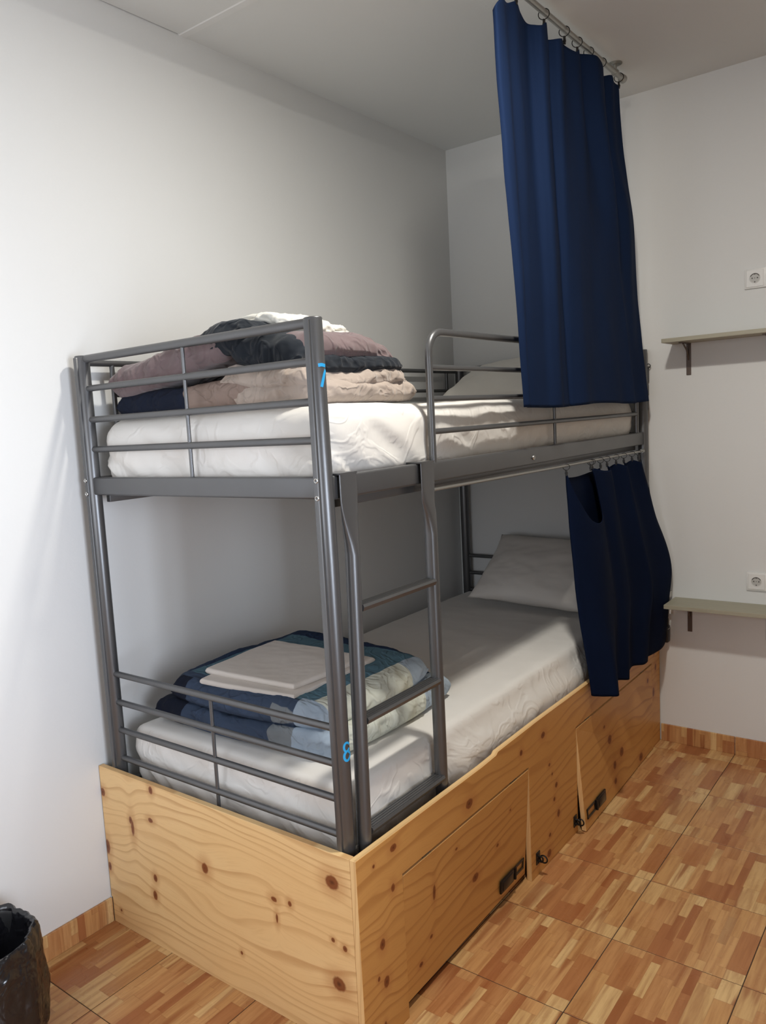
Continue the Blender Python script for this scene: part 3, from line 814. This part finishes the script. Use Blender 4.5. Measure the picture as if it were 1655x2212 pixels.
def fabric(name, cols, m, parent, **k):
    v, f = curtain_mesh(cols, **k); o = mobj(name, v, f, m, parent, smooth=True)
    s = o.modifiers.new('thickness', 'SOLIDIFY'); s.thickness = .0018; s.offset = 0
    return o
RZ, RXX = 2.784, .972
rod = thing('curtain_rod', 'bronze curtain rod hung from the ceiling beside the upper bunk', 'curtain rod', (RXX, 1.2, HC))
part_tube('rod', [(RXX, -.30, RZ), (RXX, 1.945, RZ)], .0098, M_GALV, rod, seg=20)
for y in (1.887, -.20):
    v, f = join(tubeg([(RXX, y, HC), (RXX, y, HC-.004)], .026, 28), tubeg([(RXX, y, HC-.004), (RXX, y, HC-.007)], .020, 28),
                tubeg([(RXX, y, HC-.006), (RXX, y, RZ-.012)], .0062, 14), tubeg([(RXX, y-.006, RZ), (RXX, y+.006, RZ)], .0135, 20))
    mobj('ceiling_bracket', v, f, M_GALV, rod, smooth=True, autos=.6)
v, f = tubeg([(RXX, 1.943, RZ), (RXX, 1.950, RZ), (RXX, 1.955, RZ), (RXX, 1.975, RZ), (RXX, 1.984, RZ)], [.010, .010, .0145, .0155, .011], 22)
mobj('finial', v, f, M_GALV, rod, smooth=True, autos=.7)
cu = thing('curtain', 'long navy blue privacy curtain hanging from the ceiling rod at the upper bunk', 'curtain', (RXX, 1.5, 1.53), 'navy bunk curtains')
# columns (y_top, x_top, z_top) .. (y_bottom, x_bottom)
ctop = [(.872, .985, 2.660), (.870, .998, 2.674), (.915, .997, 2.704), (.985, .968, 2.722), (1.045, .966, 2.746), (1.10, .960, 2.738), (1.165, .953, 2.733), (1.178, .975, 2.724), (1.190, .990, 2.722),
        (1.243, .975, 2.748), (1.285, .955, 2.724), (1.300, .958, 2.721), (1.322, .992, 2.722), (1.400, .972, 2.750), (1.430, .964, 2.744), (1.480, .976, 2.733), (1.515, .972, 2.752), (1.555, .958, 2.756),
        (1.590, .985, 2.757), (1.634, 1.004, 2.758), (1.715, .985, 2.750), (1.775, .956, 2.744), (1.815, .984, 2.750), (1.880, .976, 2.747), (1.925, .974, 2.746)]
cbot = [(.963, .992), (.985, 1.004), (1.000, .998), (1.01, .988), (1.05, 1.000), (1.09, 1.003), (1.14, .998), (1.18, 1.004), (1.22, 1.008),
        (1.27, 1.000), (1.32, 1.000), (1.345, .994), (1.36, 1.004), (1.42, 1.012), (1.52, 1.010), (1.62, 1.012), (1.72, 1.010), (1.82, 1.014),
        (1.90, 1.014), (1.945, 1.010), (1.955, .992), (2.00, .988), (2.06, .990), (2.12, .992), (2.163, .990)]
ZB1 = 1.533
cols = []
for (a, b, z), (c_, d_) in zip(ctop, cbot):
    col = []
    for t in (0, .2, .4, .6, .8, 1):
        y = a+(c_-a)*t; x = b+(d_-b)*t
        # right edge swings out below mid height as in the photograph
        s = (y-.9)/(2.1-.9)
        if s > .55: y += (s-.55)/.45*(.055*math.exp(-((t-.42)/.18)**2)-.055*math.exp(-((t-.18)/.12)**2))
        x += .006*math.sin(y*26+t*2)
        col.append((x, y, z+(ZB1-z)*t+(.004*math.sin(y*9) if t == 1 else 0)))
    cols.append(col)
fabric('curtain_fabric', cols, M_NAVY, cu, ns=6, nt=60, amp=.004, seed=2)
def ring_clip(y, zr, ztip, x, R, rr, parent, mat, tw=.3):
    c = Vector((x, y, zr+.0098-R if R > .012 else zr-R*.45))
    pts = []
    for k in range(22):
        a = 2*PI*k/22; pts.append(c+Vector((R*math.cos(a), R*math.cos(a)*tw, R*math.sin(a))))
    ring = tubeg(pts, rr, 8, closed=True)
    zb = c.z-R
    clip = join(boxg(x-.0028, x+.0028, y-.0055, y+.0055, ztip-.010, zb+.001, b=.001, seg=1), boxg(x-.0045, x+.0045, y-.004, y+.004, ztip-.004, ztip+.004, b=.001, seg=1))
    v, f = join(ring, clip); mobj('curtain_ring', v, f, mat, parent, smooth=True, autos=.6)
for y in (1.045, 1.243, 1.405, 1.515, 1.62, 1.742, 1.925): ring_clip(y, RZ, 2.747, RXX, .0165, .0015, cu, M_BLACKM)
# small rod of the lower bunk
RZ2, RX2 = 1.3235, .9615
rod2 = thing('curtain_rod', 'thin steel tension rod under the side beam of the upper bunk', 'curtain rod', (RX2, 1.3, RZ2))
v, f = tubeg([(RX2, .475, RZ2+.006), (RX2, 1.3, RZ2+.001), (RX2, 2.186, RZ2-.001)], .0048, 14); mobj('rod', v, f, M_GALV, rod2, smooth=True, autos=.8)
part_tube('end_cap', [(RX2, 2.172, RZ2-.001), (RX2, 2.187, RZ2-.001)], .0085, M_GALV, rod2, seg=16)
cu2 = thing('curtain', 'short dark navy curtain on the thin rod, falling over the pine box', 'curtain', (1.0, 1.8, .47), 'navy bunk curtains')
def col5(t, m1, m2, b): return [t, tuple((Vector(t)*.62+Vector(m1)*.38)), m1, m2, b]
Z0 = 1.285
cols = []
#  (top), (mid-high z~1.05), (mid z~.8), (bottom)
raw = [((.940, 1.740, Z0), (.955, 1.74, 1.05), (.985, 1.74, .78), (1.016, 1.72, .49)),
       ((.946, 1.62, Z0-.006), (.952, 1.62, 1.05), (.975, 1.62, .78), (1.016, 1.62, .49)),
       ((.945, 1.50, Z0-.012), (.950, 1.50, 1.04), (.975, 1.52, .78), (1.018, 1.54, .49)),
       ((.948, 1.40, Z0-.006), (.955, 1.42, 1.04), (.980, 1.44, .78), (1.020, 1.46, .49)),
       ((.962, 1.362, Z0+.012), (.970, 1.365, 1.04), (.990, 1.375, .78), (1.024, 1.385, .485)),
       ((.985, 1.385, Z0-.065), (.992, 1.385, 1.03), (1.012, 1.395, .78), (1.050, 1.400, .480)),
       ((1.010, 1.450, Z0-.160), (1.022, 1.44, 1.00), (1.040, 1.435, .77), (1.078, 1.422, .478)),
       ((1.020, 1.520, Z0-.185), (1.036, 1.50, .98), (1.055, 1.48, .76), (1.100, 1.440, .477)),
       ((1.008, 1.575, Z0-.150), (1.030, 1.56, .99), (1.050, 1.54, .76), (1.092, 1.475, .477)),
       ((.975, 1.590, Z0-.01), (1.012, 1.60, 1.02), (1.040, 1.60, .77), (1.050, 1.560, .474)),
       ((.962, 1.605, Z0+.010), (1.005, 1.64, 1.03), (1.030, 1.65, .77), (1.036, 1.63, .470)),
       ((.985, 1.66, Z0-.004), (1.020, 1.68, 1.03), (1.045, 1.70, .77), (1.062, 1.68, .462)),
       ((.990, 1.72, Z0-.004), (1.020, 1.73, 1.03), (1.045, 1.75, .78), (1.035, 1.735, .462)),
       ((.962, 1.76, Z0+.008), (1.000, 1.77, 1.03), (1.025, 1.79, .78), (1.028, 1.78, .465)),
       ((.945, 1.82, Z0-.004), (.992, 1.84, 1.03), (1.018, 1.87, .78), (1.024, 1.84, .466)),
       ((.962, 1.86, Z0+.008), (1.010, 1.89, 1.03), (1.040, 1.93, .78), (1.050, 1.89, .462)),
       ((.990, 1.90, Z0-.004), (1.030, 1.93, 1.03), (1.060, 1.98, .79), (1.050, 1.94, .462)),
       ((.962, 1.95, Z0+.008), (1.010, 1.98, 1.03), (1.040, 2.03, .80), (1.030, 1.99, .462)),
       ((.948, 2.00, Z0-.004), (1.005, 2.04, 1.03), (1.045, 2.09, .81), (1.040, 2.06, .462)),
       ((.962, 2.05, Z0+.008), (1.015, 2.09, 1.03), (1.060, 2.15, .82), (1.050, 2.12, .466)),
       ((.985, 2.09, Z0-.004), (1.025, 2.14, 1.03), (1.070, 2.20, .83), (1.045, 2.18, .470)),
       ((.970, 2.13, Z0+.006), (1.015, 2.18, 1.04), (1.060, 2.235, .84), (1.035, 2.235, .478))]
for a, b, c_, d_ in raw: cols.append([a, tuple(Vector(a)*.5+Vector(b)*.5), b, c_, tuple(Vector(c_)*.5+Vector(d_)*.5+Vector((.002, 0, 0))), d_])
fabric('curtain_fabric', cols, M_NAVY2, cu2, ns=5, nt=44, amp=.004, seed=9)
for y in (1.362, 1.590, 1.605, 1.69, 1.76, 1.86, 1.95, 2.05, 2.13): ring_clip(y, RZ2, Z0+.012, RX2, .0105, .0011, cu2, M_BLACK, tw=.5)

# ------------------------------------------------------------------ pine storage box
box = thing('storage_box', 'knotty pine storage box around the lower bunk, with two hinged doors', 'storage box', (.9, 1.1, 0))
XF0, XF1 = .9865, 1.0050
HB = .5135
v, f = prism([(.0095, 0), (XF0-.0004, 0), (XF0-.0004, HB), (.0035, HB), (.0035, .080), (.0095, .080)], 1, 0.0, .018, b=.0008)
mobj('end_panel', v, f, M_PEND, box)
D1 = (.183, .905); D2 = (1.290, 2.140)
ZD = .392
outline = [(0, 0), (D1[0], 0), (D1[0], ZD), (D1[1], ZD), (D1[1], 0), (D2[0], 0), (D2[0], ZD), (D2[1], ZD), (D2[1], 0), (2.2490, 0), (2.2490, .518),
           (1.36, .518), (.97, .521), (.705, .5185), (.692, .511), (.60, .5085), (.30, .511), (0, HB)]
v, f = prism(outline, 0, XF0, XF1, b=.0008)
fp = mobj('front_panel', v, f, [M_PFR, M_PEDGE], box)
def edge_mat(o):
    for p in o.data.polygons:
        if abs(p.normal.x) < .4: p.material_index = 1
def door(y0, y1, z0, z1, push_l, push_r, m, x0=XF0+.001, x1=XF1, label=None):
    """panel hinged at the top; bottom swung by push (outwards +) at left and right end"""
    bm = bmesh.new(); vs = []
    ny, nz = 8, 6
    V, F = boxg(x0, x1, y0+.0025, y1-.0025, z0, z1, b=.0007, seg=1)
    V2 = []
    for p in V:
        t = (z1-p.z)/(z1-z0); s = (p.y-y0)/(y1-y0); d = push_l*(1-s)+push_r*s
        V2.append(Vector((p.x+d*t, p.y, p.z)))
    o = mobj('door', V2, F, [m, M_PEDGE], box, label=label)
    edge_mat(o); return o
edge_mat(fp)
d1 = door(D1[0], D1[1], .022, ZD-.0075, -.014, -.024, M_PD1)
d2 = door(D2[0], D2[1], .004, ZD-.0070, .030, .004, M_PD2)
# hinges in the slots
for dd, y in ((d1, .30), (d1, .80), (d2, 1.40), (d2, 2.02)):
    part_tube('hinge', [(XF1-.004, y-.02, ZD-.003), (XF1-.004, y+.02, ZD-.003)], .0024, M_DARKBR, dd, seg=10)
def hasp(dd, yk, yend, z, x, dsp):
    """hasp plate: wide rounded plate then a slotted tongue towards the gap; yk knuckle position"""
    s = 1 if yend > yk else -1
    a, b = sorted((yk-s*.100, yk-s*.006)); zc = z
    pts = []
    for (yy_, zz_) in ((a, -.021), (b, -.021), (b, .021), (a, .021)): pts.append((yy_, zc+zz_))
    g = [boxg(x, x+.0065, a, b, zc-.022, zc+.022, b=.005, seg=2), boxg(x+.0045, x+.0085, a+.012, b-.012, zc-.015, zc+.015, b=.0018)]
    g.append(tubeg([(x+.005, yk, zc-.019), (x+.005, yk, zc+.019)], .005, 12))
    c, e = sorted((yk, yend))
    ym = (c+e)/2
    g += [boxg(x, x+.003, c, e, zc+.010, zc+.019, b=.001, seg=1), boxg(x, x+.003, c, e, zc-.019, zc-.010, b=.001, seg=1),
          boxg(x, x+.003, min(yk, yk+s*.012), max(yk, yk+s*.012), zc-.019, zc+.019, b=.001, seg=1), boxg(x, x+.003, min(yend-s*.009, yend), max(yend-s*.009, yend), zc-.019, zc+.019, b=.001, seg=1)]
    v, f = join(*g)
    y0_, y1_, pl_, pr_ = dsp
    v = [Vector((p[0]+(pl_*(1-(p[1]-y0_)/(y1_-y0_))+pr_*(p[1]-y0_)/(y1_-y0_))*(ZD-p[2])/ZD, p[1], p[2])) for p in v]
    mobj('hasp', v, f, M_BLACKM, dd, smooth=True, autos=.5, label='black metal hasp plate on the door')
hasp(d1, .812, .882, .072, XF1+.001, (*D1, -.014, -.024))
hasp(d2, 1.400, 1.310, .060, XF1+.001, (*D2, .030, .004))
def staple(y, z):
    x = XF1
    g = [boxg(x-.0005, x+.003, y-.014, y+.014, z-.021, z+.021, b=.0012, seg=1)]
    for dz in (-.016, .016): g.append(tubeg([(x+.002, y, z+dz), (x+.0045, y, z+dz)], .003, 10))
    g.append(tubeg(arc_path([(x+.002, y-.004, z-.009), (x+.020, y-.004, z-.009), (x+.020, y-.004, z+.009), (x+.002, y-.004, z+.009)], .006, 5), .0028, 10))
    g.append(tubeg([p for p in circ((x+.018, y+.006, z-.003), .0125, 1, 20)], .0026, 8, closed=True))
    v, f = join(*g); mobj('staple', v, f, M_BLACKM, fp, smooth=True, autos=.5, label='black metal staple with ring on the panel')
staple(.951, .061); staple(1.262, .050)

# ------------------------------------------------------------------ wall shelves
def shelf(zb, zt, dep, xl, label):
    sh = thing('wall_shelf', label, 'shelf', (xl+.21, YB, zb), 'grey wall shelves')
    part_box('shelf_board', (xl, xl+.433, YB-dep, YB-.0005, zb, zt), M_SHELF, sh, b=.001, seg=1)
    for xc in (xl+.062, xl+.371):
        L = .112; w_ = .019
        v, f = join(boxg(xc-w_/2, xc+w_/2, YB-.0035, YB-.0005, zb-L-.02, zb-.0003, b=.0008, seg=1), boxg(xc-w_/2, xc+w_/2, YB-.115, YB-.003, zb-.0035, zb-.0003, b=.0008, seg=1),
               tubeg(arc_path([(xc, YB-.004, zb-L*.62), (xc, YB-.030, zb-.030), (xc, YB-.085, zb-.004)], .03, 6), .0035, 10),
               tubeg([(xc, YB-.0030, zb-L), (xc, YB-.0055, zb-L)], .0035, 10))
        mobj('shelf_bracket', v, f, M_DARKBR, sh, smooth=True, autos=.5)
shelf(1.7665, 1.7830, .168, 1.072, 'grey wall shelf on brown brackets, upper of the two on the back wall')
shelf(.6540, .6715, .168, 1.072, 'grey wall shelf on brown brackets, lower of the two above the skirting')
# ------------------------------------------------------------------ outlets
def outlet(xc, zc, label):
    ot = thing('wall_outlet', label, 'power outlet', (xc+.0355, YB, zc), 'white double wall outlets')
    v, f = boxg(xc-.0385, xc+.1095, YB-.008, YB, zc-.0395, zc+.0375, b=.003, seg=2); mobj('frame', v, f, M_WHITEP, ot, smooth=True, autos=.5)
    for k in range(2):
        x = xc+k*.071
        N = 28; V, F = [], []; yo = YB-.0105
        # cover plate; flat grey disc whose colour carries the shade of the recess
        v1 = boxg(x-.031, x+.031, YB-.0102, YB-.006, zc-.0335, zc+.0315, b=.0012, seg=1)
        so = mobj('socket', *v1, M_WHITEP, ot, smooth=True, autos=.5)
        rim = tubeg(circ((x, yo, zc), .0195, 1, 28), .0011, 8, closed=True)
        well = tubeg([(x, YB-.0108, zc), (x, YB-.0100, zc)], .0192, 28)
        mobj('recess', *well, mat_cache('socket_well_shade', (.50, .49, .46)), so)
        mobj('rim', *rim, M_WHITEP, so, smooth=True)
        # dark arc paints the shade under the upper recess rim; pins, earth clips
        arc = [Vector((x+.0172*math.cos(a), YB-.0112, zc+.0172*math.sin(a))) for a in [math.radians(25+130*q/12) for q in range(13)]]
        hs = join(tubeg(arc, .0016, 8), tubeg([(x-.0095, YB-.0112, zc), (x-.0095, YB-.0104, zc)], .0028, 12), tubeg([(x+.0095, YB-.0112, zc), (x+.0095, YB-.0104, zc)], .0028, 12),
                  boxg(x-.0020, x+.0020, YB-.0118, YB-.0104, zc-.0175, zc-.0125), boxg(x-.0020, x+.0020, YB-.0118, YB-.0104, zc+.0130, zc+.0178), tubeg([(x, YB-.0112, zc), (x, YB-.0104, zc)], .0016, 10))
        mobj('recess_shade_and_holes', *hs, M_HOLE, so)
_mc = {}
def mat_cache(n, c):
    if n not in _mc: _mc[n] = mat_plain(n, c, .45)
    return _mc[n]
outlet(1.3860, 1.9935, 'white double power outlet above the upper grey shelf')
outlet(1.3975, .7680, 'white double power outlet above the lower grey shelf')
# ------------------------------------------------------------------ cables by the head of the bed
cb = thing('power_cable', 'thin black cable with plug adapters hanging down the back wall behind the bed', 'cable', (.98, YB-.01, .5))
pth = [(.9640, YB-.012, 1.70), (.9660, YB-.008, 1.50), (.9440, YB-.006, 1.36), (.9480, YB-.006, 1.30), (.9640, YB-.006, 1.17), (.9770, YB-.006, 1.06), (.9900, YB-.006, .95), (1.005, YB-.006, .83), (1.028, YB-.010, .72), (1.044, YB-.020, .66), (1.048, YB-.022, .60), (1.043, YB-.020, .55)]
sp = []
for i in range(len(pth)-1):
    for k in range(5):
        P = [Vector(pth[max(i-1, 0)]), Vector(pth[i]), Vector(pth[i+1]), Vector(pth[min(i+2, len(pth)-1)])]; sp.append(cr(*P, k/5))
sp.append(Vector(pth[-1]))
v, f = tubeg(sp, .0018, 8); mobj('wire', v, f, M_BLACK, cb, smooth=True)
v, f = join(tubeg(circ((.9715, YB-.016, 1.686), .0085, 1, 18), .0020, 8, closed=True), boxg(.958, .972, YB-.026, YB-.004, 1.618, 1.682, b=.003))
mobj('wall_plug', v, f, M_BLACK, cb, smooth=True, autos=.5)
mobj('wall_plug', *boxg(.959, .970, YB-.022, YB-.004, 1.56, 1.608, b=.003), M_BLACK, cb, smooth=True, autos=.5)
v, f = join(boxg(1.030, 1.052, YB-.040, YB-.004, .468, .545, b=.006), tubeg([(1.043, YB-.02, .54), (1.043, YB-.02, .575)], .006, 12))
ad = mobj('adapter', v, f, M_BLACK, cb, smooth=True, autos=.5)
mobj('band', *boxg(1.0295, 1.0525, YB-.0405, YB-.0035, .529, .533), M_STEEL, cb)
tp = setp(mobj('cable_clip', *join(boxg(1.030, 1.060, YB-.040, YB-.001, .672, .700, b=.004), boxg(1.036, 1.044, YB-.046, YB-.030, .69, .705, b=.002)), M_CLEAR, smooth=True, autos=.5, origin=(1.045, YB, .672)), 'small milky plastic clip at the left end of the lower shelf', 'clip')
setp(mobj('cable_duct', *prism([(1.052, .6535), (1.066, .6535), (1.063, .600), (1.056, .600)], 1, YB-.030, YB-.001), M_WHITEP, origin=(1.058, YB, .6)), 'short white cable duct on the wall under the lower shelf end', 'cable duct')

# ------------------------------------------------------------------ bin with liner
BC = Vector((.180, -.500, 0))
bn = thing('trash_bin', 'round bin lined with a shiny black plastic bag, standing by the white wall', 'bin', tuple(BC))
def lathe(prof, seed, amp, n=96):
    V, F = [], []
    for i, (r, z) in enumerate(prof):
        for k in range(n):
            a = 2*PI*k/n; ca, sa = math.cos(a), math.sin(a)
            d = amp*(ridge((ca*3.5+seed, sa*3.5, z*7), 3)-.6)+amp*.9*fbm((ca*1.5+seed, sa*1.5, z*4), 2)
            rr = max(.002, r+d*(1 if i not in (0,) else 0))
            V.append(BC+Vector((rr*ca, rr*sa, z+(d*.5 if z > .2 else 0))))
    for i in range(len(prof)-1):
        for k in range(n): F.append((i*n+k, i*n+(k+1) % n, (i+1)*n+(k+1) % n, (i+1)*n+k))
    return V, F
v, f = lathe([(.10, .003), (.105, .03), (.112, .12), (.122, .22), (.126, .285), (.124, .288), (.120, .28), (.108, .12), (.10, .012)], 0, 0, 48)
v2, f2 = v, f+[tuple(range(48))[::-1]]
mobj('bin_body', v2, f2, M_BLACK, bn, smooth=True, autos=.7)
prof = [(.118, .010), (.132, .016), (.145, .05), (.150, .09), (.152, .14), (.149, .19), (.147, .24), (.142, .275), (.137, .292), (.131, .298), (.124, .294), (.116, .27), (.112, .2), (.104, .12), (.096, .04), (.0, .035)]
pr2 = []
for a, b in zip(prof, prof[1:]):
    for k in range(4): pr2.append((a[0]+(b[0]-a[0])*k/4, a[1]+(b[1]-a[1])*k/4))
v, f = lathe(pr2, 4.4, .011); mobj('bin_liner', v, f, M_BAG, bn, smooth=True)
